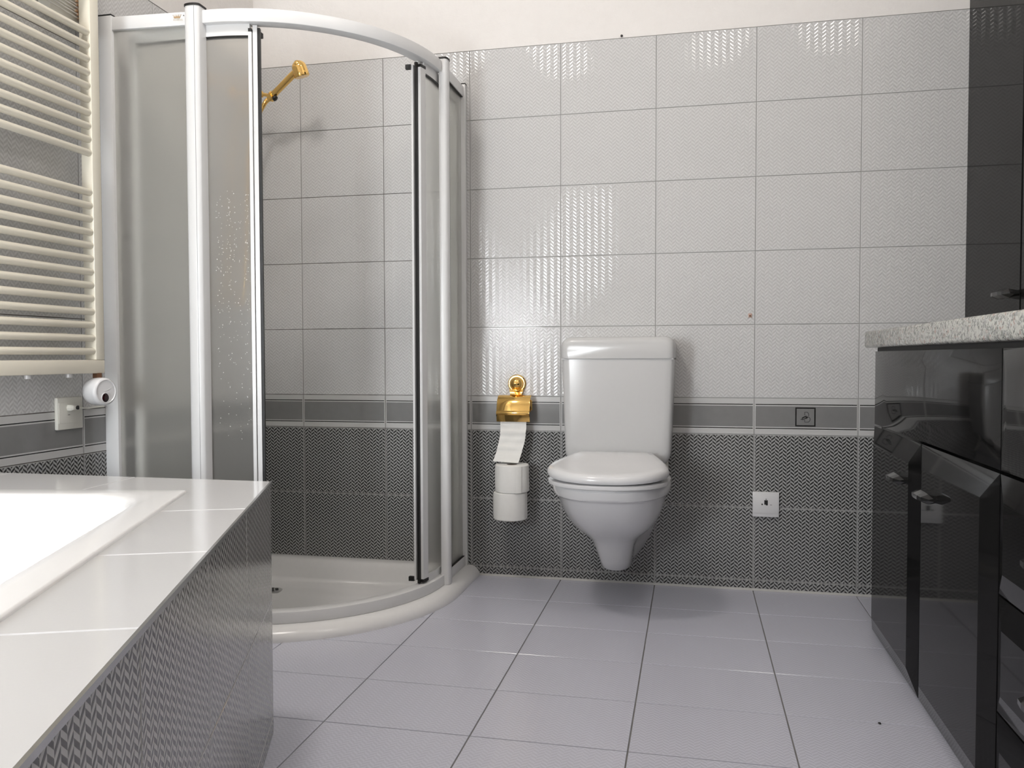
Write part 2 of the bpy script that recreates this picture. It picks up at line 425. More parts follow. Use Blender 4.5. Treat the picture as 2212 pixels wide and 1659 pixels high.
part('feather', mb, M['ink'], emblem_tile, smooth=0, m=WM[emblem_tile] @ T(EX, EZ, 0))

# ------------------------------------------------------------------ shower tray
tray = thing('shower_tray', 'low white quadrant shower tray with rounded kerb, sunk into the floor', 'shower tray', (0.2, -0.3, 0.0))
mb = MB()
prof = [(0.588, 0.0, -0.004), (0.589, 0.0, 0.006), (0.584, 0.0, 0.018), (0.575, 0.0, 0.028), (0.562, 0.0, 0.035), (0.545, 0.0, 0.0375), (0.50, 0.012, 0.0375),
        (0.488, 0.026, 0.036), (0.480, 0.034, 0.028), (0.470, 0.044, 0.005), (0.455, 0.054, -0.03), (0.44, 0.066, -0.047), (0.41, 0.09, -0.057), (0.36, 0.13, -0.061), (0.15, 0.16, -0.066)]
mb.loft([[(x, y, z) for x, y in outline(R, ins)] for R, ins, z in prof], True, False, True)
part('basin', mb, M['tray'], tray, smooth=50)
dr = part('drain', MB().lathe([(0.036, -0.066), (0.036, -0.0605), (0.031, -0.0595), (0.0, -0.0595)], T(-0.06, -0.142, 0), 28, True, False), M['steel'], tray)
for i in range(6):
    a = 2*PI*i/6
    part('drain_hole', MB().lathe([(0.0065, -0.0596), (0.0065, -0.0588)], T(-0.06+0.018*math.cos(a), -0.142+0.018*math.sin(a), 0), 12), M['dark'], dr)
part('drain_hole', MB().lathe([(0.006, -0.0596), (0.006, -0.0588)], T(-0.06, -0.142, 0), 12), M['dark'], dr)

# ------------------------------------------------------------------ shower enclosure
sh = thing('shower_enclosure', 'quadrant shower enclosure with white frame, curved sliding doors and frosted panes', 'shower enclosure', (ACX, ACY, 0.037))
Z0, Z1 = 0.0375, 1.778
def arc_pts(R, a0, a1, n=30):
    return [(ACX+R*math.cos(a0+(a1-a0)*i/n), ACY+R*math.sin(a0+(a1-a0)*i/n)) for i in range(n+1)]
def sweep(pin, pout, z0, z1):
    """a bar between an inner and an outer path"""
    return MB().loft([[(a[0], a[1], z0), (b[0], b[1], z0), (b[0], b[1], z1), (a[0], a[1], z1)] for a, b in zip(pin, pout)])
RO, RI = 0.540, 0.498
PLX, PLY = -0.148, -0.852                      # room-side corner of the profile on the left wall (the pane runs slightly skew)
A0, A1 = -PI/2, 0.0
for nm, za, zb in (('top_rail', 1.741, Z1), ('bottom_rail', Z0, 0.072)):
    part(nm, sweep(arc_pts(RI, A0, A1), arc_pts(RO, A0, A1), za, zb), M['alu'], sh, bevel=0.003, bev_ang=50)
    e0, e1 = (PLX-0.003, PLY+0.002, -0.012 if za > 1 else 0.0), (0.07, ACY-RO+0.002, 0.0)
    part(nm, MB().loft([[(x, y, za+dz), (x, y+0.022, za+dz), (x, y+0.022, zb+dz), (x, y, zb+dz)] for x, y, dz in (e0, e1)]), M['alu'], sh, bevel=0.002)
    part(nm, MB().box(ACX+RO-0.025, ACX+RO, -0.235, -0.018, za, zb), M['alu'], sh, bevel=0.002)
def post(cx, cy, rot, wd=0.046, dp=0.040):
    """upright with a softly rounded face; rot turns its face outwards"""
    pr = [(-wd/2, dp*0.4), (-wd/2, -dp*0.35)]
    for i in range(1, 8):
        a = PI + PI*i/8
        pr.append((wd/2*math.cos(a), -dp*0.35 + 0.011*math.sin(a)))
    pr += [(wd/2, -dp*0.35), (wd/2, dp*0.4)]
    m = T(cx, cy, 0) @ Matrix.Rotation(rot, 4, 'Z')
    po = part('corner_post', MB().prism(pr, Z0, 1.784).xform(m), M['alu'], sh, smooth=50)
    part('post_cap', MB().prism([(x*1.06, y*1.06-0.0005) for x, y in pr], 1.784, 1.790).xform(m), M['rubber'], po, smooth=0, label='black post cap')
    part('groove', MB().box(0.0095, 0.0108, -dp*0.35-0.0098, -dp*0.3, Z0+0.001, 1.783).xform(m), M['ink_grey'], po, smooth=0)
    return po
post(0.089, ACY-RO+0.003, 0.0)
post(ACX+RO-0.001, -0.264, PI/2, wd=0.040, dp=0.024)
for box, zc in (((XL, PLX, PLY, PLY+0.030), 1.770), ((ACX+RO-0.022, ACX+RO+0.006, -0.02, 0.0), 1.786)):
    wp = part('wall_profile', MB().box(*box, Z0, zc), M['alu'], sh, bevel=0.0015)
    part('post_cap', MB().box(box[0], box[1]+0.0006, box[2]-0.0006, box[3], zc, zc+0.003), M['rubber'], wp, smooth=0, label='thin black profile cap')
part('fixed_pane', MB().loft([[(x, y, z0), (x, y+0.004, z0), (x, y+0.004, z1), (x, y, z1)] for x, y, z0, z1 in ((PLX-0.004, PLY+0.010, 0.07, 1.732), (0.07, ACY-RO+0.010, 0.07, 1.744))]), M['frosted'], sh, smooth=0, label='straight frosted pane beside the radiator')
part('fixed_pane', MB().box(ACX+RO-0.014, ACX+RO-0.010, -0.24, -0.018, 0.07, 1.745), M['frosted'], sh, smooth=0, label='straight frosted pane against the tiled wall')
for z in (0.0722, 1.7395):
    part('glazing_seal', MB().box(ACX+RO-0.016, ACX+RO-0.003, -0.238, -0.02, z, z+0.0014), M['rubber'], sh, smooth=0)
RD = 0.514
def leaf(side):
    """one sliding leaf: straight tail behind the fixed pane, then along the arc; side 0 left, 1 right"""
    def path(R):
        if side == 0:
            p = [(-0.125 + (ACX+0.125)*i/6, ACY-R) for i in range(6)]
            return p + arc_pts(R, -PI/2, -PI/2 + LEAF_L, 14)
        p = arc_pts(R, -LEAF_R, 0, 14)
        return p + [(ACX+R, ACY + (ACY*-1-0.04)*i/6) for i in range(1, 7)]
    return path
LEAF_L, LEAF_R = math.radians(14.2), math.radians(12.0)
def at_arc(R, ang): return (ACX+R*math.cos(ang), ACY+R*math.sin(ang))
def arcbar(r0, r1, a0, a1, z0, z1, n=6):
    return sweep(arc_pts(r0, a0, a1, n), arc_pts(r1, a0, a1, n), z0, z1)
for side in (0, 1):
    pth = leaf(side)
    lf = part('sliding_door', sweep(pth(RD-0.002), pth(RD+0.002), 0.092, 1.715), M['frosted'], sh, smooth=50,
              label='curved frosted sliding leaf on the %s of the opening' % ('left', 'right')[side])
    part('leaf_rail', sweep(pth(RD-0.008), pth(RD+0.008), 1.708, 1.742), M['alu'], lf, smooth=50)
    part('leaf_rail', sweep(pth(RD-0.008), pth(RD+0.008), 0.072, 0.094), M['alu'], lf, smooth=50)
    part('glazing_seal', sweep(pth(RD-0.0086), pth(RD+0.0086), 1.7062, 1.709), M['rubber'], lf, smooth=50)
    d = math.radians(1)
    if side == 0:
        e = -PI/2 + LEAF_L; s1, s2, s3 = (e-0.3*d, e+0.7*d), (e+0.9*d, e+2.25*d), (e+2.25*d, e+3.05*d)
    else:
        e = -LEAF_R; s1, s2, s3 = (e-3.3*d, e), (e-3.2*d, e-2.0*d), (e-4.3*d, e-3.3*d)
    part('stile', arcbar(RD-0.004 if side == 0 else RD+0.003, RD+0.013, *s1, 0.088, 1.718), M['alu'], lf, smooth=50)
    part('stile', arcbar(RD-0.012 if side == 0 else RD-0.005, RD+0.007 if side == 0 else RD+0.003, *s2, 0.075, 1.738), M['alu'], lf, smooth=50)
    part('magnet_seal', arcbar(RD-0.010 if side == 0 else RD-0.004, RD+0.004, *s3, 0.075, 1.732), M['rubber'], lf, smooth=50)
    if side == 1:
        part('stile', arcbar(RD-0.016, RD-0.009, s3[0]-0.1*d, s3[0]+1.7*d, 0.085, 1.725), M['alu'], lf, smooth=50)
    cp = s1
    part('stile_cap', arcbar(RD-0.005, RD+0.014, *cp, 1.718, 1.727), M['rubber'], lf, smooth=50)
    part('stile_cap', arcbar(RD-0.005, RD+0.014, *cp, 0.078, 0.088), M['rubber'], lf, smooth=50)
    if side == 0:
        tl = MB().box(-0.135, -0.112, ACY-RD-0.009, ACY-RD+0.009, 0.075, 1.738)
    else:
        tl = MB().box(ACX+RD-0.009, ACX+RD+0.009, -0.06, -0.037, 0.075, 1.738)
    part('stile', tl, M['alu'], lf)
    gx, gy = at_arc(RD-0.018, (s3[0] if side else s3[1]) )
    for z in (0.082, 1.712):
        part('roller_guide', MB().box(gx-0.016, gx+0.002, gy-0.006, gy+0.006, z, z+0.014), M['rubber'], lf, smooth=0)
    if side == 0:                                            # water drops that dried on the leaf
        mb = MB()
        for i in range(300):
            cl = random.choice([0.135, 0.147, 0.165, 0.172, 0.185, 0.20, 0.215, 0.222])
            x = cl + random.gauss(0, 0.003); z = 1.28 - abs(random.gauss(0, 0.42))
            if z < 0.56: continue
            a = math.asin((x-ACX)/RD); px, py = ACX+(RD+0.002)*math.sin(a), ACY-(RD+0.002)*math.cos(a)
            r = random.uniform(0.0009, 0.0017)
            mb.lathe([(r, 0), (r*0.7, r*0.5), (0.0001, r*0.75)], T(px, py, z) @ Matrix.Rotation(a, 4, 'Z') @ Matrix.Rotation(PI/2, 4, 'X'), 6, False, True)
        part('water_drops', mb, M['plastic_white'], lf, kind='stuff')
# maker's mark on the left rail: a little gold crown above a line of lettering, and a stub of it on the right rail
YF = ACY-RO-0.0004
def crown(m, parent, k=1.0):
    pts = [(-9,0), (9,0), (12.5,9.5), (6.2,4.2), (5.6,9.2), (0.4,4.4), (0,9), (-4.8,4.4), (-6,8.6), (-8,4.2), (-12,8)]
    mb = MB().prism([(x*0.001*k, y*0.001*k) for x, y in pts], 0, 0.0004)
    for x, y in ((12.6,10.8), (6,10.4), (0.2,10), (-5.6,9.8), (-11.6,9.2)):
        mb.prism([((x+1.1*math.cos(i*PI/3))*0.001*k, (y+1.5*math.sin(i*PI/3))*0.001*k) for i in range(6)], 0, 0.0004)
    return part('crown_mark', mb.xform(m), M['gold_print'], parent, smooth=0)
rail_l = [o for o in sh.children if o.name.startswith('top_rail')][1]
def on_rail(x): return PLY + (ACY-RO-PLY)*(x-PLX)/(0.07-PLX) + 0.0015
RSK = Matrix.Rotation(math.atan2(ACY-RO-PLY, 0.07-PLX), 4, 'Z') @ Matrix.Rotation(PI/2, 4, 'X')
mf = T(0.036, on_rail(0.036), 1.7590) @ RSK
crown(mf, rail_l, 0.9)
def lettering(txt, size, m, mat, parent, name='lettering'):
    cu = bpy.data.curves.new(name, 'FONT'); cu.body = txt; cu.size = size; cu.align_x = 'CENTER'; cu.extrude = 0.0002
    o = bpy.data.objects.new(name, cu); COL.objects.link(o); bpy.context.view_layer.update()
    me = bpy.data.meshes.new_from_object(o.evaluated_get(bpy.context.evaluated_depsgraph_get()))
    bpy.data.objects.remove(o); me.materials.clear(); me.materials.append(mat)
    o = bpy.data.objects.new(name, me); put(o, m, parent); return o
lettering('SCHEDEL', 0.0068, T(0.039, on_rail(0.039)-0.0002, 1.7525) @ RSK, M['gold_print_pale'], rail_l)
part('registered_mark', MB().lathe([(0.0016, 0), (0.0016, 0.0004)], T(0.055, on_rail(0.055), 1.7665) @ RSK, 10), M['ink_grey'], rail_l, smooth=0)
rail_r = [o for o in sh.children if o.name.startswith('top_rail')][2]
crown(T(ACX+RO+0.0002, -0.210, 1.757) @ RL, rail_r, 0.8)

# ------------------------------------------------------------------ hand shower and its wall bracket
def vrot(a, b):
    """matrix placing local Z along a->b with origin a"""
    a, b = Vector(a), Vector(b); return Matrix.Translation(a) @ (b-a).to_track_quat('Z', 'Y').to_matrix().to_4x4()
HS0, HS1 = Vector((-0.034, -0.150, 1.750)), Vector((0.103, -0.205, 1.822))
hs = thing('hand_shower', 'polished gold hand shower with ball head and hose, held in the shower corner', 'hand shower', tuple(HS0))
ln = (HS1-HS0).length
part('handle', MB().lathe([(0.0, -0.018), (0.009, -0.018), (0.0105, -0.012), (0.0115, 0.0), (0.0105, 0.004), (0.0125, 0.010), (0.0118, 0.04), (0.0125, ln*0.7), (0.0120, ln-0.02), (0.014, ln-0.004)], vrot(HS0, HS1), 24, False, True), M['gold'], hs, smooth=50)
mh = T(*HS1) @ Matrix.Rotation(0.25, 4, 'X') @ Matrix.Rotation(-0.22, 4, 'Y')
hp = [(0.0, 0.025)] + [(0.026*math.sin(a), 0.026*math.cos(a)) for a in [PI*i/16 for i in range(1, 9)]] + [(0.0262, -0.008), (0.0268, -0.014), (0.0272, -0.027), (0.0252, -0.031), (0.0, -0.031)]
part('shower_head', MB().lathe(hp, mh, 32, False, False), M['gold'], hs, smooth=50)
part('cap_knob', MB().lathe([(0.011, 0.0), (0.011, 0.024), (0.008, 0.028), (0.0, 0.029)], T(*HS1) @ Matrix.Rotation(1.05, 4, 'X'), 20, False, False), M['gold'], hs, smooth=50)
hose = []
dirv = (HS0-HS1).normalized()
P0 = HS0 + dirv*0.016; ctrl = [P0, P0+dirv*0.03, Vector((-0.105, -0.14, 1.665)), Vector((-0.138, -0.14, 1.55)), Vector((-0.150, -0.14, 1.25)), Vector((-0.165, -0.14, 1.02)), Vector((-0.19, -0.14, 1.0))]
def catmull(c, k=10):
    out = []
    for i in range(len(c)-1):
        a, b, d, e = c[max(i-1, 0)], c[i], c[i+1], c[min(i+2, len(c)-1)]
        for j in range(k):
            t = j/k; out.append(0.5*((2*b)+(d-a)*t+(2*a-5*b+4*d-e)*t*t+(3*b-a-3*d+e)*t**3))
    return out + [c[-1]]
hp_ = catmull(ctrl, 26)
part('hose', MB().tube(hp_, [0.0075 + 0.0009*(i % 2) for i in range(len(hp_))], 12), M['gold'], hs, smooth=60)
br = thing('shower_bracket', 'gold wall bracket gripping the hand shower in the shower corner', 'bracket', (-0.19, -0.15, 1.77))
part('wall_rose', MB().lathe([(0.024, 0.0), (0.024, 0.006), (0.014, 0.012), (0.008, 0.014)], T(-0.190, -0.150, 1.772) @ Matrix.Rotation(PI/2, 4, 'Y'), 24), M['gold'], br)
part('arm', MB().tube([(-0.186, -0.150, 1.772), (-0.130, -0.146, 1.770), (-0.090, -0.141, 1.765), (-0.052, -0.147, 1.756)], [0.007, 0.007, 0.007, 0.006], 12), M['gold'], br)
part('joint', MB().lathe([(0.0, -0.013), (0.0085, -0.0105), (0.0125, -0.004), (0.0125, 0.004), (0.0085, 0.0105), (0.0, 0.013)], T(-0.085, -0.139, 1.764), 16, False, False), M['gold'], br, smooth=60)
part('clamp', MB().lathe([(0.0165, -0.010), (0.0165, 0.008)], vrot(HS0, HS1), 20), M['gold'], br)
part('clamp_screw', MB().lathe([(0.010, 0), (0.010, 0.007), (0.006, 0.009)], T(-0.020, -0.158, 1.741) @ Matrix.Rotation(2.3, 4, 'Y'), 16), M['rubber'], br, label='black clamp screw')

# ------------------------------------------------------------------ toilet
TX = 1.216
toilet = thing('toilet', 'white wall-hung toilet with closed lid and surface cistern on the tiled wall', 'toilet', (TX, 0.0, 0.09))
BX = TX - 0.005
def bowl_ring(z, yf, wf, wb, ym, nf=18, ex=2.3):
    """flat back at the wall half width wb, straight flanks to ym, superelliptic front"""
    pts = [(BX+wb, 0.0, z), (BX+wb+(wf-wb)*0.35, ym*0.35, z), (BX+wb+(wf-wb)*0.75, ym*0.75, z)]
    for i in range(nf+1):
        a = PI*i/nf
        c, s_ = math.cos(a), math.sin(a)
        pts.append((BX + wf*math.copysign(abs(c)**(2/ex), c), ym + (yf-ym)*abs(s_)**(2/ex), z))
    pts += [(BX-wb-(wf-wb)*0.75, ym*0.75, z), (BX-wb-(wf-wb)*0.35, ym*0.35, z), (BX-wb, 0.0, z)]
    return pts
rings = [(0.086, -0.150, 0.038, 0.040, -0.06), (0.090, -0.185, 0.050, 0.048, -0.07), (0.098, -0.206, 0.056, 0.060, -0.09), (0.125, -0.228, 0.061, 0.078, -0.12),
         (0.165, -0.262, 0.067, 0.102, -0.15), (0.200, -0.300, 0.075, 0.118, -0.17), (0.218, -0.325, 0.086, 0.124, -0.19), (0.236, -0.353, 0.106, 0.128, -0.20), (0.260, -0.395, 0.130, 0.134, -0.21), (0.290, -0.440, 0.148, 0.140, -0.22),
         (0.325, -0.483, 0.161, 0.145, -0.24), (0.352, -0.508, 0.168, 0.148, -0.25), (0.370, -0.523, 0.171, 0.150, -0.26), (0.377, -0.529, 0.173, 0.151, -0.27),
         (0.382, -0.547, 0.183, 0.153, -0.27), (0.390, -0.553, 0.186, 0.154, -0.27), (0.410, -0.558, 0.188, 0.155, -0.27), (0.417, -0.554, 0.185, 0.154, -0.27), (0.418, -0.50, 0.14, 0.14, -0.27)]
mb = MB().loft([bowl_ring(*r) for r in rings])
# shallow hollow on each flank that leaves the slim front foot, deepest low down
for i, (x, y, z) in enumerate(mb.v):
    if z < 0.32 and -0.215 < y < -0.02:
        k = math.sin(PI*min(1, max(0, (0.32-z)/0.24))) * math.sin(PI*(-0.02-y)/0.195)
        mb.v[i] = (x - math.copysign(0.011*k, x-BX), y, z)
part('bowl', mb, M['porcelain'], toilet, smooth=38)
def lid_ring(z, sc, dy=0.0, tilt=0.0):
    pts = [(0.128, -0.190), (0.142, -0.240), (0.156, -0.290), (0.1695, -0.340), (0.180, -0.382)]
    for i in range(1, 20):
        a = PI*i/20; c, s_ = math.cos(a), math.sin(a)
        pts.append((0.186*math.copysign(abs(c)**0.88, c), -0.405-0.170*abs(s_)**0.95))
    pts += [(-0.180, -0.382), (-0.1695, -0.340), (-0.156, -0.290), (-0.142, -0.240), (-0.128, -0.190)]
    cy = -0.37
    return [(BX+x*sc, cy+(y-cy)*sc+dy, z + tilt*(y+0.19)) for x, y in pts]
part('seat', MB().loft([lid_ring(0.4195, 0.965), lid_ring(0.4205, 0.982), lid_ring(0.426, 0.988), lid_ring(0.431, 0.985), lid_ring(0.433, 0.95)]), M['plastic_white'], toilet, smooth=40)
tl = 0.068
part('lid', MB().loft([lid_ring(0.4620, 0.955, 0, tl), lid_ring(0.4625, 0.985, 0, tl), lid_ring(0.4670, 0.998, 0, tl), lid_ring(0.4730, 1.0, 0, tl), lid_ring(0.4800, 0.992, 0, tl), lid_ring(0.4865, 0.968, 0, tl), lid_ring(0.4895, 0.93, 0, tl),
     lid_ring(0.4915, 0.82, 0, tl), lid_ring(0.4930, 0.5, 0, tl)]), M['plastic_white'], toilet, smooth=45)
for s_ in (-1, 1):
    part('hinge', MB().lathe([(0.011, -0.022), (0.011, 0.022)], T(BX+s_*0.085, -0.183, 0.457) @ Matrix.Rotation(PI/2, 4, 'Y'), 16), M['plastic_white'], toilet)
    part('hinge_post', MB().box(BX+s_*0.085-0.009, BX+s_*0.085+0.009, -0.192, -0.172, 0.415, 0.452), M['plastic_white'], toilet)
def rrect(x0, x1, z0, z1, rb, rt, n=7):
    p = []
    for cx, cz, r, a0 in ((x1-rb, z0+rb, rb, -PI/2), (x1-rt, z1-rt, rt, 0), (x0+rt, z1-rt, rt, PI/2), (x0+rb, z0+rb, rb, PI)):
        for i in range(n+1):
            a = a0 + PI/2*i/n; p.append((cx+r*math.cos(a), cz+r*math.sin(a)))
    return p
def taper(p, k=0.013, zt=0.796, zb=0.44):
    return [(TX + (x-TX)*(1 - k/0.188*(zt-z)/(zt-zb)), z) for x, z in p]
CZ0, CZ1 = 0.4395, 0.794
body = taper(rrect(TX-0.188, TX+0.188, CZ0, CZ1, 0.045, 0.003))
def inset(p, d, cz):
    out = []
    for x, z in p: out.append((TX+(x-TX)*(1-d/0.188), cz+(z-cz)*(1-d/0.18)))
    return out
cz = CZ1 + 0.0001
ci = part('cistern', MB().loft([[(x, y, z) for x, z in q] for y, q in ((0.0, body), (-0.145, body), (-0.156, inset(body, 0.002, cz)), (-0.164, inset(body, 0.006, cz)), (-0.169, inset(body, 0.013, cz)), (-0.171, inset(body, 0.03, cz)), (-0.172, inset(body, 0.09, cz)))]), M['plastic_cistern'], toilet, smooth=45)
lidp = rrect(TX-0.190, TX+0.190, 0.7958, 0.869, 0.006, 0.034)
zl = 0.833
def insl(p, d): return [(TX+(x-TX)*(1-d/0.19), zl-0.0355+(z-zl+0.0355)*(1-d/0.071)) for x, z in p]
part('cistern_lid', MB().loft([[(x, y, z) for x, z in q] for y, q in ((0.0, lidp), (-0.145, lidp), (-0.158, insl(lidp, 0.002)), (-0.167, insl(lidp, 0.006)), (-0.173, insl(lidp, 0.013)), (-0.176, insl(lidp, 0.024)))]), M['plastic_cistern'], ci, smooth=45)
part('lid_joint', MB().box(TX-0.184, TX+0.184, -0.1695, -0.002, 0.7930, 0.7975), M['plastic_cistern'], ci, smooth=0)
part('flush_pipe', MB().tube([(TX+0.0, -0.085, 0.446), (TX+0.0, -0.085, 0.41), (TX, -0.06, 0.385)], 0.028, 18), M['plastic_white'], toilet)
part('inlet_pipe', MB().tube([(TX+0.158, -0.03, 0.46), (TX+0.158, -0.03, 0.40), (TX+0.150, 0.0, 0.385)], 0.008, 12), M['ivory'], toilet)

# ------------------------------------------------------------------ toilet paper
HX = 0.8405
hol = thing('toilet_roll_holder', 'shiny gold toilet roll holder with hinged cover and ball rosette', 'paper holder', (HX, 0.0, 0.70))
part('rosette', MB().lathe([(0.033, 0.0), (0.033, 0.006), (0.029, 0.010), (0.026, 0.010)], T(HX+0.001, 0, 0.706) @ RB, 36), M['gold'], hol)
part('ball', MB().lathe([(0.0255, 0.008)] + [(0.0255*math.cos(a), 0.012+0.026*math.sin(a)) for a in [PI/2*i/9 for i in range(10)]], T(HX+0.001, 0, 0.706) @ RB, 32, True, False), M['gold'], hol, smooth=60)
part('neck', MB().loft([[(HX-wd, y0, z), (HX+wd, y0, z), (HX+wd, y1, z), (HX-wd, y1, z)] for z, wd, y0, y1 in ((0.686, 0.026, -0.012, 0), (0.678, 0.024, -0.014, 0), (0.672, 0.021, -0.018, 0), (0.664, 0.021, -0.022, 0), (0.660, 0.024, -0.026, 0))]), M['gold'], hol)
part('hinge', MB().lathe([(0.005, -0.028), (0.005, 0.028)], T(HX+0.001, -0.024, 0.659) @ Matrix.Rotation(PI/2, 4, 'Y'), 16), M['gold'], hol)
pr = [(-0.016, 0.664), (-0.030, 0.666), (-0.046, 0.662), (-0.058, 0.651), (-0.066, 0.636), (-0.070, 0.620), (-0.0715, 0.612), (-0.076, 0.609), (-0.0785, 0.604), (-0.076, 0.599), (-0.0715, 0.597), (-0.071, 0.588), (-0.069, 0.573)]
rings = []
for x in (HX-0.060, HX-0.058, HX+0.058, HX+0.060):
    k = 0.0 if abs(x-HX) < 0.059 else 0.0012
    rings.append([(x, y+k, z) for y, z in pr] + [(x, y+0.0022-k*0.5, z-0.0004) for y, z in reversed(pr)])
part('cover', MB().loft(rings), M['gold'], hol, smooth=40)
part('spindle', MB().tube([(HX-0.058, -0.036, 0.612), (HX+0.058, -0.036, 0.612)], 0.006, 12), M['gold'], hol)
part('spindle_arm', MB().tube([(HX+0.059, -0.036, 0.612), (HX+0.059, -0.034, 0.645), (HX+0.03, -0.022, 0.662)], 0.004, 10), M['gold'], hol)
roll0 = thing('toilet_roll', 'nearly used up toilet roll under the gold cover, its last sheets hanging down', 'toilet roll', (HX, -0.036, 0.612))
RX = Matrix.Rotation(PI/2, 4, 'Y')
part('paper_winding', MB().lathe([(0.018, -0.048), (0.0275, -0.048), (0.0275, 0.048), (0.018, 0.048), (0.018, -0.048)], T(HX, -0.036, 0.612) @ RX, 28, False, False), M['paper'], roll0)
part('core', MB().lathe([(0.0065, -0.049), (0.018, -0.049), (0.018, 0.049), (0.0065, 0.049)], T(HX, -0.036, 0.612) @ RX, 24, False, False), M['card'], roll0)
rings = []
nst = 26
for i in range(nst+1):
    t_ = i/nst; z = 0.612 - 0.180*t_
    xc = HX - 0.0215*(max(0, t_-0.35)/0.65)**1.6; y = -0.0635 - 0.016*max(0, t_-0.25) - 0.030*max(0, t_-0.55)**1.4*2 + min(1, max(0, (t_-0.2)*5))*(0.0018*math.sin(t_*41) + 0.001*math.sin(t_*23+1))
    hw = 0.0475 - 0.002*t_; sk = 0.004*max(0, t_-0.5)
    row = [(xc-hw+2*hw*j/8, y+0.0016*min(1, max(0, (t_-0.2)*5))*math.sin(j*1.3+t_*17), z-sk*(j-4)/4) for j in range(9)]
    rings.append(row + [(p[0], p[1]+0.0006, p[2]) for p in reversed(row)])
part('hanging_sheet', MB().loft(rings), M['paper'], roll0, smooth=60)
spare = thing('spare_roll_holder', 'gold spare roll peg behind and inside the two stacked toilet rolls', 'peg', (HX, 0.0, 0.24))
part('peg', MB().tube([(HX-0.003, -0.090, 0.225), (HX-0.003, -0.090, 0.42)], 0.011, 14), M['gold'], spare)
part('foot', MB().lathe([(0.022, 0.225), (0.022, 0.2315)], T(HX-0.003, -0.090, 0), 20), M['gold'], spare)
part('arm', MB().tube([(HX-0.003, 0.0, 0.228), (HX-0.003, -0.09, 0.228)], 0.006, 10), M['gold'], spare)
part('wall_rose', MB().lathe([(0.018, 0.0), (0.018, 0.006)], T(HX-0.003, 0, 0.228) @ RB, 20), M['gold'], spare)
def roll_thing(x, z0, label):
    r = thing('toilet_roll', label, 'toilet roll', (x, -0.09, z0), 'spare toilet rolls on the wall peg')
    R, h = 0.060, 0.0965
    n = 44; prof_ = [(0.019, 0.001), (0.056, 0.0), (0.0595, 0.003), (0.0602, 0.02), (0.0600, 0.05), (0.0602, 0.078), (0.0595, h-0.003), (0.056, h), (0.019, h-0.001), (0.019, 0.001)]
    mb = MB()
    mb.loft([[(rr*(1+0.006*math.sin(5*a+z*60)+0.004*math.sin(11*a))*math.cos(a), rr*(1+0.006*math.sin(5*a+z*60)+0.004*math.sin(11*a))*math.sin(a), z) for a in [2*PI*i/n for i in range(n)]] for rr, z in prof_], True, False, False)
    part('paper_winding', mb.xform(T(x, -0.09, z0)), M['paper'], r, smooth=40)
    part('core', MB().lathe([(0.0175, 0.001), (0.0185, 0.001), (0.0185, h-0.001), (0.0175, h-0.001), (0.0175, 0.001)], T(x, -0.09, z0), 24, False, False), M['card'], r)
    return r
r1 = roll_thing(0.8345, 0.2320, 'lower of the two spare toilet rolls stacked beneath the gold holder')
r2 = roll_thing(0.8410, 0.3290, 'upper of the two spare toilet rolls, loose sheet end showing, beneath the gold holder')
# loose end of the upper roll
a0 = math.radians(-66)
mb = MB(); rr = 0.0612
rng = []
for i in range(7):
    a = a0 + 0.36*i/6 - 0.02
    rng.append([(0.841+(rr+0.0006)*math.cos(a), -0.09+(rr+0.0006)*math.sin(a), 0.331), (0.841+(rr+0.0014)*math.cos(a), -0.09+(rr+0.0014)*math.sin(a), 0.331),
                (0.841+(rr+0.0014)*math.cos(a), -0.09+(rr+0.0014)*math.sin(a), 0.4225), (0.841+(rr+0.0006)*math.cos(a), -0.09+(rr+0.0006)*math.sin(a), 0.4225)])
part('sheet_end', mb.loft(rng), M['paper'], r2, smooth=40)

# ------------------------------------------------------------------ bath
Bd = Vector((0.3637, -0.9316)); Bn = Vector((0.9316, 0.3637)); BB = Vector((0.5865, -1.3225))
DZ = 0.5405
Cc = BB + Bd*1.42
outer = [(XL+0.002, -1.3225), (BB.x, BB.y), (Cc.x, Cc.y), (0.86, YR+0.006), (XL, YR+0.006)]
rb = Vector((0.497, -1.489)); rc = rb + Bd*1.16
rim = [(-0.115, -1.598), (rb.x, rb.y), (rc.x, rc.y), (0.74, -3.22), (-0.115, -3.22)]
bs = thing('bath_surround', 'tiled bath surround with white tile deck and dark herringbone side', 'bath surround', (0.2, -2.0, 0.0))
def ring_prism(o_, i_, z0, z1):
    return MB().loft([[(o[0], o[1], z0), (i[0], i[1], z0), (i[0], i[1], z1), (o[0], o[1], z1)] for o, i in list(zip(o_, i_)) + [(o_[0], i_[0])]], True, False, False)
def shrink(p, d):
    c = Vector((sum(x for x, y in p)/len(p), sum(y for x, y in p)/len(p)))
    return [tuple(c + (Vector(q)-c)*(1 - d/(Vector(q)-c).length)) for q in p]
rim_in = shrink(rim, 0.035)
oo = []
for x, y in outer: oo.append((x, y))
so = [(XL+0.002, -1.3225-GR-0.002), (BB.x-0.006, BB.y-0.005), (Cc.x-0.006, Cc.y-0.002), (0.855, YR+0.006), (XL+0.002, YR+0.006)]
part('base', ring_prism(so, rim_in, 0.0, DZ-0.005), M['grout_floor'], bs, smooth=0)
# dark tiles of the slanting side: local X runs towards the far corner
ang = math.atan2(-Bd.y, -Bd.x)
RF = Matrix.Rotation(ang, 4, 'Z') @ Matrix.Rotation(PI/2, 4, 'X')
SP = 0.3185
def face_row(z0, h, mt):
    for k in range(5):
        s0, s1 = k*SP, min((k+1)*SP, 1.42)
        p = BB + Bd*s1
        tile(bs, tile_mesh(s1-s0, h, mt, 0, 0), T(p.x, p.y, z0) @ RF)
for z0, h, mt in rows[:3]: face_row(z0, h, mt)
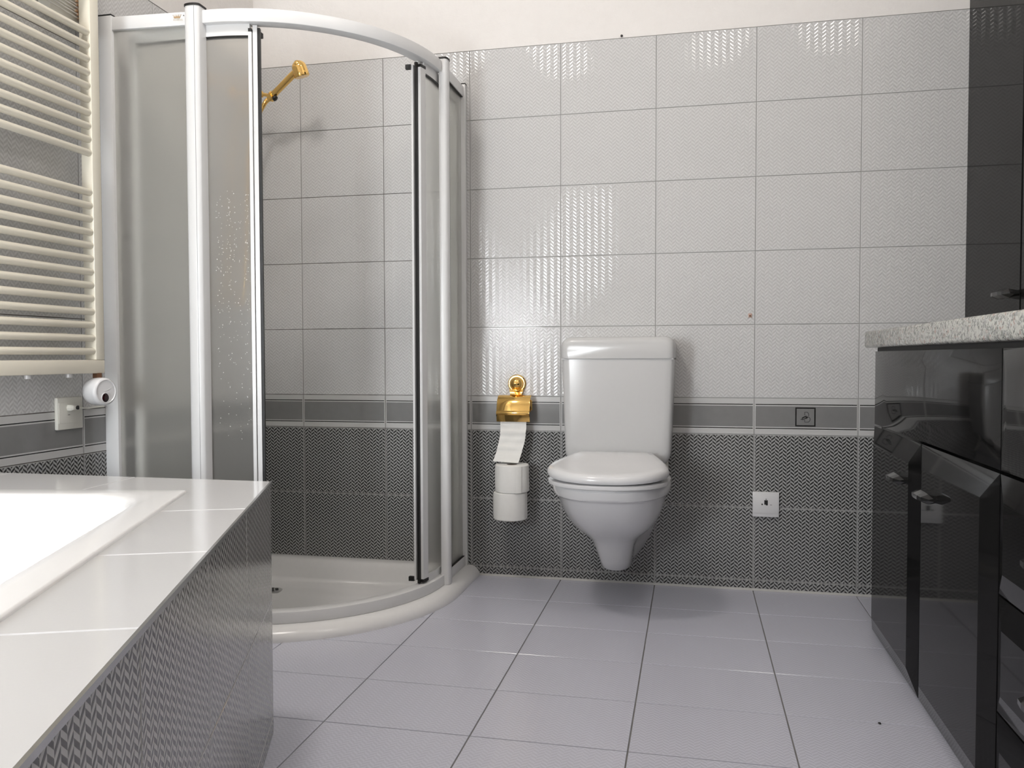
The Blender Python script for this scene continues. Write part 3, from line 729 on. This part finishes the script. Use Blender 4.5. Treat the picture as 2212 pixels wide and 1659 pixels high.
# end face towards the shower
for z0, h, mt in rows[:3]:
    for k in range(3):
        x1 = BB.x - k*TW; x0 = max(x1-TW, XL+0.002)
        tile(bs, tile_mesh(x1-x0, h, mt, 0, 0), T(x1, BB.y, z0) @ Matrix.Rotation(PI, 4, 'Z') @ RB)
def deck_tile(poly, axis):
    """a flat deck tile cut to a polygon, seen from above; axis = direction of its local X"""
    c = Vector(poly[0]); m2 = Matrix.Rotation(math.atan2(axis[1], axis[0]), 4, 'Z')
    inv = (T(c.x, c.y, DZ) @ m2).inverted()
    loc = [inv @ Vector((x, y, DZ)) for x, y in poly]
    cen = sum(loc, Vector())/len(loc)
    def ins(d): return [(p + (cen-p).normalized()*d*1.4) for p in loc]
    o_, i_ = ins(0.0010), ins(0.0022)
    mb = MB().loft([[(p.x, p.y, -0.007) for p in o_], [(p.x, p.y, -0.0012) for p in o_], [(p.x, p.y, 0.0) for p in i_]])
    me = mb.mesh('tile', M['tile_deck'], smooth=0)
    put(bpy.data.objects.new('tile', me), T(c.x, c.y, DZ) @ m2, bs)
def on_edge(s): return tuple(BB + Bd*s)
def on_rim(s):                                       # foot of the perpendicular on the rim line
    p = BB + Bd*s; d = (rb-p).dot(Bn); return tuple(p + Bn*d)
RMS = (rb-BB).dot(Bd)
deck_tile([(0.262, -1.3225), (BB.x, BB.y), on_edge(SP), on_rim(SP), (rb.x, rb.y), (0.275, -1.545)], (1, 0))
for k in range(1, 4):
    deck_tile([on_edge(k*SP), on_edge((k+1)*SP), on_rim((k+1)*SP), on_rim(k*SP)], Bn)
deck_tile([on_edge(4*SP), (Cc.x, Cc.y), (rc.x, rc.y), on_rim(4*SP)], Bn)
deck_tile([(-0.06, -1.3225), (0.262, -1.3225), (0.275, -1.535), (-0.06, -1.588)], (1, 0))
deck_tile([(XL+0.002, -1.3225), (-0.06, -1.3225), (-0.06, -1.588), (-0.115, -1.598), (XL+0.002, -1.61)], (1, 0))
for k in range(5):
    ya, yb = -1.61-k*0.33, max(-1.61-(k+1)*0.33, YR+0.006)
    deck_tile([(XL+0.002, ya), (-0.115, ya+(0.012 if k == 0 else 0)), (-0.115, yb), (XL+0.002, yb)], (0, 1))
deck_tile([(Cc.x, Cc.y), (0.86, YR+0.006), (0.74, -3.22), (rc.x, rc.y)], Bn)
deck_tile([(-0.115, -3.22), (0.74, -3.22), (0.86, YR+0.006), (-0.115, YR+0.006)], (1, 0))
# metal edge strip along the slanting side
st = MB()
for a, b, z0, z1 in ((-0.0005, 0.0035, DZ-0.006, DZ+0.0008),):
    p0, p1 = BB, Cc
    st.loft([[(p.x+Bn.x*a, p.y+Bn.y*a, z0), (p.x+Bn.x*b, p.y+Bn.y*b, z0), (p.x+Bn.x*b, p.y+Bn.y*b, z1), (p.x+Bn.x*a, p.y+Bn.y*a, z1)] for p in (p0, p1)])
part('edge_strip', st, M['steel'], bs, smooth=0, label='thin metal edging strip')
tub = thing('bathtub', 'glossy white bathtub set into the tiled surround', 'bathtub', (0.3, -2.3, 0.12))
def tub_ring(d, rr, z, n=7):
    """rim polygon moved inwards by d with corners rounded by rr"""
    P = [Vector(p) for p in rim]; N = len(P); q = []
    for i in range(N):                                   # offset polygon (clockwise seen from above)
        a, b, c = P[i-1], P[i], P[(i+1) % N]
        e1, e2 = (b-a).normalized(), (c-b).normalized()
        n1, n2 = Vector((e1.y, -e1.x)), Vector((e2.y, -e2.x))
        k = (n1+n2); k = k/(k.dot(n1)); q.append(b + k*d)
    out = []
    for i in range(N):
        a, b, c = q[i-1], q[i], q[(i+1) % N]
        e1, e2 = (a-b).normalized(), (c-b).normalized()
        for j in range(n+1):
            t_ = j/n; p0, p1 = b+e1*rr, b+e2*rr
            pt = p0*(1-t_)**2 + b*2*t_*(1-t_) + p1*t_*t_
            out.append((pt.x, pt.y, z))
    return out
mb = MB().loft([tub_ring(-0.002, 0.006, DZ-0.004), tub_ring(-0.002, 0.006, DZ+0.003), tub_ring(0.000, 0.008, DZ+0.0052), tub_ring(0.002, 0.010, DZ+0.0055), tub_ring(0.040, 0.07, DZ+0.0055), tub_ring(0.052, 0.12, DZ+0.0050), tub_ring(0.058, 0.13, DZ+0.003), tub_ring(0.064, 0.14, DZ-0.002),
                tub_ring(0.071, 0.14, DZ-0.012), tub_ring(0.085, 0.14, DZ-0.08), tub_ring(0.115, 0.15, 0.30), tub_ring(0.15, 0.16, 0.18), tub_ring(0.19, 0.15, 0.135), tub_ring(0.25, 0.10, 0.125)], True, False, True)
part('shell', mb, M['acrylic'], tub, smooth=45)

# ------------------------------------------------------------------ towel radiator
RXc, RD1 = -0.1175, -0.962
rad = thing('towel_radiator', 'cream towel radiator with horizontal tubes on the left wall', 'radiator', (RXc, -1.25, 0.76))
Y_N = -1.56
for y0, y1 in ((RD1-0.033, RD1), (Y_N, Y_N+0.033)):
    part('upright', MB().box(RXc-0.0175, RXc+0.0175, y0, y1, 0.7975, 2.05), M['radiator'], rad, bevel=0.003)
part('lower_bar', MB().box(RXc-0.0175, RXc+0.0175, Y_N, RD1, 0.7615, 0.7975), M['radiator'], rad, bevel=0.003)
part('upper_bar', MB().box(RXc-0.0175, RXc+0.0175, Y_N, RD1, 2.05, 2.085), M['radiator'], rad, bevel=0.003)
P_ = 0.0352
zs = [0.8205 + i*P_ for i in range(13)] + [1.3475 + i*P_ for i in range(10)] + [1.772 + i*P_ for i in range(7)]
tube_me = MB().lathe([(0.0, 0.0), (0.0070, 0.0012), (0.0096, 0.006), (0.0096, -Y_N+RD1-0.026), (0.0070, -Y_N+RD1-0.022), (0.0, -Y_N+RD1-0.020)][::1], Matrix.Rotation(-PI/2, 4, 'X'), 18, False, False).mesh('tube', M['radiator'], smooth=60)
for z in zs:
    put(bpy.data.objects.new('tube', tube_me), T(RXc+0.0065, Y_N+0.006, z), rad)
for y in (-1.42, -1.08):
    for z in (0.86, 1.80):
        part('wall_fixing', MB().tube([(XL, y, z), (RXc-0.002, y, z)], 0.008, 10), M['radiator'], rad)
for y in (-1.21, -1.075):
    part('air_vent', MB().lathe([(0.008, 0.752), (0.008, 0.762)], T(RXc, y, 0), 12), M['plastic_white'], rad)
part('union_nut', MB().lathe([(0.0125, 0.735), (0.0125, 0.762)], T(RXc+0.008, -0.980, 0), 6), M['brass_dark'], rad, smooth=0, label='brown union nut')
TC = Vector((-0.098, -0.985, 0.7125)); tdir = Vector((0.985, -0.17, 0.0)).normalized()
mt_ = Matrix.Translation(TC) @ tdir.to_track_quat('Z', 'Y').to_matrix().to_4x4()
th = part('thermostat_head', MB().lathe([(0.0, -0.030), (0.028, -0.030), (0.0355, -0.024), (0.0375, -0.012), (0.0375, 0.012), (0.0365, 0.018), (0.033, 0.0215), (0.031, 0.0220), (0.0295, 0.0200), (0.0, 0.0200)], mt_, 40, False, False), M['plastic_white'], rad, smooth=50, label='round white thermostat head')
yl = mt_.to_3x3().inverted() @ Vector((0, 0, -1))
dn = Vector((yl.x, yl.y)).normalized(); rt = Vector((-dn.y, dn.x))
if (mt_.to_3x3() @ Vector((rt.x, rt.y, 0))).y < 0: rt = -rt
ctr = dn*0.0165 + rt*-0.002
part('sensor_lens', MB().loft([[(ctr.x+0.0108*k*math.cos(2*PI*i/24)*rt.x+0.0118*k*math.sin(2*PI*i/24)*dn.x, ctr.y+0.0108*k*math.cos(2*PI*i/24)*rt.y+0.0118*k*math.sin(2*PI*i/24)*dn.y, z) for i in range(24)] for k, z in ((1, 0.0195), (1, 0.0213), (0.85, 0.0221), (0.3, 0.0223))]).xform(mt_), M['red_window'], th, smooth=50, label='dark red lens')
part('lens_ring', MB().loft([[(ctr.x+a*math.cos(2*PI*i/28)*rt.x+(a+0.001)*math.sin(2*PI*i/28)*dn.x, ctr.y+a*math.cos(2*PI*i/28)*rt.y+(a+0.001)*math.sin(2*PI*i/28)*dn.y, z) for i in range(28)] for a, z in ((0.0128, 0.0195), (0.0126, 0.0219), (0.0111, 0.0219), (0.0109, 0.0195))], True, False, False).xform(mt_), M['plastic_white'], th, smooth=50)
arc_ = [dn*-0.002 + rt*(-0.004+0.018*i/8) + dn*(-0.006*(i/8)**2) for i in range(9)]
part('ridge', MB().tube([tuple(mt_ @ Vector((p.x, p.y, 0.0203))) for p in arc_], 0.0008, 8), M['plastic_white'], th)
part('valve_body', MB().tube([(RXc+0.008, -0.980, 0.735), (RXc+0.008, -0.980, 0.716), tuple(TC - tdir*0.02)], 0.012, 14), M['plastic_white'], rad)

# retractable clothes line on the wall behind the radiator's upper end
cl = thing('clothes_line', 'ivory retractable clothes line with peach hooks above the radiator tubes', 'clothes line', (-0.16, -0.985, 1.70))
part('housing', MB().box(XL, XL+0.038, -1.075, -0.905, 1.695, 1.86), M['ivory'], cl, bevel=0.006)
part('shelf', MB().box(XL+0.036, XL+0.051, -0.985, -0.915, 1.680, 1.697), M['plastic_white'], cl, bevel=0.003)
hkp = part('hook_plate', MB().box(XL+0.037, XL+0.043, -0.955, -0.930, 1.692, 1.775), M['peach'], cl, bevel=0.002)
for i in range(6):
    yy = -0.958; xx = XL+0.045+0.002*(i % 2); zz = 1.708 + 0.0085*i
    part('hook', MB().tube([(XL+0.042, -0.945, zz+0.004), (xx, yy, zz+0.004), (xx+0.002, yy-0.012, zz+0.001), (xx+0.002, yy-0.030-0.004*(i % 3), zz-0.001)], 0.0034, 8), M['peach'], hkp)
    part('cord', MB().tube([(xx+0.002, yy-0.030, zz-0.001), (xx+0.002, -1.40, zz+0.012+0.002*i)], 0.0016, 6), M['cord'], cl)
# peg at the far end that carries the cords
part('anchor', MB().box(XL, XL+0.052, -1.415, -1.398, 1.70, 1.80), M['ivory'], cl, bevel=0.003)

# ------------------------------------------------------------------ power socket and plug on the left wall
so_ = thing('power_socket', 'square ivory power socket on the left wall under the radiator', 'socket', (XL, -1.0, 0.612))
part('plate', MB().box(XL, XL+0.011, -1.046, -0.954, 0.611, 0.697), M['ivory'], so_, bevel=0.0025)
part('insert', MB().box(XL+0.0105, XL+0.0125, -1.043, -0.957, 0.628, 0.6835), M['ivory'], so_, bevel=0.0006)
part('slot', MB().box(XL+0.0120, XL+0.0129, -1.012, -1.004, 0.6495, 0.6508), M['ink_grey'], so_, smooth=0)
pl = thing('power_plug', 'ivory plug with short white cable in the left wall socket', 'plug', (XL+0.013, -1.004, 0.669))
part('plug_body', MB().loft([[(x, -1.004+a*sy, 0.669+b*sz) for a, b in ((-1,-1),(1,-1),(1.3,0),(1,1),(-1,1),(-1.3,0))] for x, sy, sz in ((XL+0.0125, 0.010, 0.008), (XL+0.024, 0.010, 0.008), (XL+0.030, 0.006, 0.005))]), M['ivory'], pl, bevel=0.001)
part('gland', MB().tube([(XL+0.026, -1.000, 0.669), (XL+0.031, -0.993, 0.669)], 0.0055, 10), M['rubber'], pl, label='black cable gland')
part('cable', MB().tube(catmull([Vector(p) for p in ((XL+0.029, -0.995, 0.6685), (XL+0.034, -0.982, 0.667), (XL+0.030, -0.960, 0.665), (XL+0.016, -0.935, 0.664), (XL+0.006, -0.90, 0.664), (XL+0.005, -0.865, 0.664))], 8), 0.0026, 10), M['ivory'], pl)

# ------------------------------------------------------------------ data socket, wall plug and nail on the back wall
ps = thing('phone_socket', 'square white phone socket low on the dark tiled wall', 'socket', (1.707, 0.0, 0.257))
part('plate', MB().box(1.6635, 1.7500, -0.011, 0.0, 0.2562, 0.3415), M['plastic_white'], ps, bevel=0.002)
part('insert', MB().box(1.6665, 1.7470, -0.0122, -0.010, 0.2685, 0.3300), M['plastic_white'], ps, bevel=0.0006)
jk = part('jack', MB().box(1.7015, 1.7130, -0.0127, -0.0118, 0.2990, 0.3140), M['dark'], ps, smooth=0, label='black jack opening')
part('jack_notch', MB().box(1.7065, 1.7130, -0.0127, -0.0118, 0.2965, 0.2992), M['dark'], jk, smooth=0)
part('screw', MB().lathe([(0.0016, 0.0118), (0.0016, 0.0127)], T(1.7073, 0, 0.3172) @ RB, 10), M['ink'], ps)
part('screw', MB().lathe([(0.0026, 0.0118), (0.0026, 0.0127)], T(1.6945, 0, 0.2995) @ RB, 12), M['ink'], ps)
part('print_mark', MB().box(1.7200, 1.7265, -0.0125, -0.0118, 0.2975, 0.2990), M['ink_grey'], ps, smooth=0)
wpm = MB().box(1.6455, 1.6575, -0.003, 0.0, 0.9345, 0.9485)
wpg = part('wall_plug', wpm, M['pinkplug'], bevel=0.0012)
part('plug_hole', MB().box(1.6485, 1.6545, -0.0034, -0.0029, 0.9375, 0.9425), M['brass_dark'], wpg, smooth=0)
tag(wpg, 'small square pinkish wall plug in a light tile above the phone socket', 'wall plug')
nl = part('nail', MB().lathe([(0.0015, 0.0), (0.0015, 0.004), (0.0045, 0.004), (0.004, 0.006), (0.0, 0.0065)], T(1.2155, -0.001, 1.9150) @ RB, 12, True, False), M['ink'])
tag(nl, 'tiny black nail in the plaster just above the tiling', 'nail')
cr = part('crumb', MB().lathe([(0.0, 0.0), (0.003, 0.0005), (0.0035, 0.002), (0.002, 0.0035), (0.0, 0.004)], T(1.862, -1.010, 0.0), 7, False, False), M['ink'])
tag(cr, 'tiny black crumb on the floor tiles in front of the vanity', 'crumb')

# ------------------------------------------------------------------ vanity cabinet, worktop, wall cabinet
VX = 1.975
van = thing('vanity_cabinet', 'glossy black vanity cabinet with raised door panels under the granite worktop', 'cabinet', (2.2, -1.1, 0.0))
VY0, VY1 = -0.372, -2.34
part('carcass', MB().box(VX+0.019, XR-0.002, VY1, VY0+0.002, 0.012, 0.8235), M['lacquer'], van, bevel=0.001)
part('plinth', MB().box(VX+0.03, XR-0.004, VY1+0.02, VY0-0.01, 0.0, 0.012), M['lacquer'], van, smooth=0)
def panel(ya, yb, z0, z1, bl, br_, bb, bt, h, x=VX, th=0.018):
    """raised front: ya is the far (+y) end, yb the near end; bl/br_/bb/bt bevel widths at far, near, bottom, top"""
    o = [(ya, z0), (yb, z0), (yb, z1), (ya, z1)]
    i = [(ya-bl, z0+bb), (yb+br_, z0+bb), (yb+br_, z1-bt), (ya-bl, z1-bt)]
    return MB().loft([[(x+th, y, z) for y, z in o], [(x, y, z) for y, z in o], [(x-h, y, z) for y, z in i]])
def knob(parent, x, y, z, k=1.0):
    mb = MB(); rings = []
    for dy, sx, sz in ((-0.047, 0.50, 0.25), (-0.036, 0.92, 0.85), (-0.016, 1.0, 1.0), (0.016, 1.0, 1.0), (0.036, 0.92, 0.85), (0.047, 0.50, 0.25)):
        q = [(0.012, -0.006), (-0.016, -0.0125), (-0.034, -0.004), (-0.034, 0.005), (-0.018, 0.0125), (0.012, 0.006)]
        rings.append([(x+px*sx*k, y+dy*k, z+pz*sz*k) for px, pz in q])
    o = part('handle', mb.loft(rings), M['knob'], parent, smooth=0, label='black faceted handle')
    part('handle_stem', MB().box(x-0.002, x+0.016, y-0.012*k, y+0.012*k, z-0.006, z+0.006), M['knob'], o, smooth=0) if False else None
    return o
part('fascia', panel(VY0, -1.36, 0.6070, 0.8160, 0.20, 0.06, 0.048, 0.040, 0.013), M['lacquer'], van, smooth=30)
part('fascia', panel(-1.364, VY1, 0.6070, 0.8160, 0.06, 0.20, 0.048, 0.040, 0.013), M['lacquer'], van, smooth=30)
d1 = part('door', panel(VY0, -0.8665, 0.008, 0.6005, 0.055, 0.055, 0.050, 0.050, 0.014), M['lacquer'], van, smooth=0, label='far cabinet door, nearest the tiled wall')
d2 = part('door', panel(-0.8705, -1.3590, 0.008, 0.6005, 0.055, 0.055, 0.050, 0.050, 0.014), M['lacquer'], van, smooth=0, label='near cabinet door')
knob(d1, VX-0.012, -0.755, 0.5045); knob(d2, VX-0.012, -1.000, 0.5000)
for z0, z1 in ((0.008, 0.1870), (0.1910, 0.3910), (0.3950, 0.6005)):
    dw = part('drawer', panel(-1.3630, -1.85, z0, z1, 0.055, 0.055, 0.045, 0.045, 0.014), M['lacquer'], van, smooth=0)
    knob(dw, VX-0.012, -1.61, (z0+z1)/2)
part('door', panel(-1.854, VY1, 0.008, 0.6005, 0.055, 0.055, 0.050, 0.050, 0.014), M['lacquer'], van, smooth=0)
wt = part('worktop', MB().box(1.951, XR-0.001, VY1-0.02, -0.338, 0.8270, 0.8745), M['granite'], None, bevel=0.007, seg=3)
tag(wt, 'speckled grey and pink granite worktop on the black vanity', 'worktop')
part('gap_shade_strip', MB().box(VX+0.006, VX+0.02, VY1, VY0+0.002, 0.8155, 0.8265), M['dark'], van, smooth=0)  # solid near-black strip, stands in for the shade between fascia and worktop
wc = thing('wall_cabinet', 'tall glossy black wall cabinet hanging beyond the granite worktop', 'cabinet', (2.40, -0.45, 0.90))
CX = 2.318
part('body', MB().box(CX+0.019, XR-0.001, -0.92, -0.002, 0.900, 2.30), M['lacquer'], wc, smooth=0)
for ya, yb in ((-0.003, -0.4545), (-0.4625, -0.918)):
    dd = part('door', MB().box(CX, CX+0.0185, yb, ya, 0.902, 2.298), M['lacquer'], wc, bevel=0.0015, seg=1)
    knob(dd, CX-0.006, (-0.405 if ya > -0.1 else -0.86), 0.972, 1.15)

# ------------------------------------------------------------------ ceiling lamp
for lx, ly, lb, gm in ((LX, LY, 'round white ceiling lamp above the bath', 'lampglow'), (1.90, -1.80, 'round white ceiling lamp above the vanity side of the room', 'lampglow_weaker')):
    lp = thing('ceiling_lamp', lb, 'lamp', (lx, ly, ZC), 'round ceiling lamps')
    LM = T(lx, ly, ZC) @ Matrix.Rotation(PI, 4, 'X')
    part('base_ring', MB().lathe([(0.19, 0.0), (0.19, 0.02), (0.175, 0.025), (0.165, 0.02)], LM, 40), M['plastic_white'], lp)
    part('diffuser', MB().lathe([(0.165, 0.02), (0.16, 0.045), (0.13, 0.062), (0.08, 0.072), (0.0, 0.075)], LM, 40, False, False), M[gm], lp)
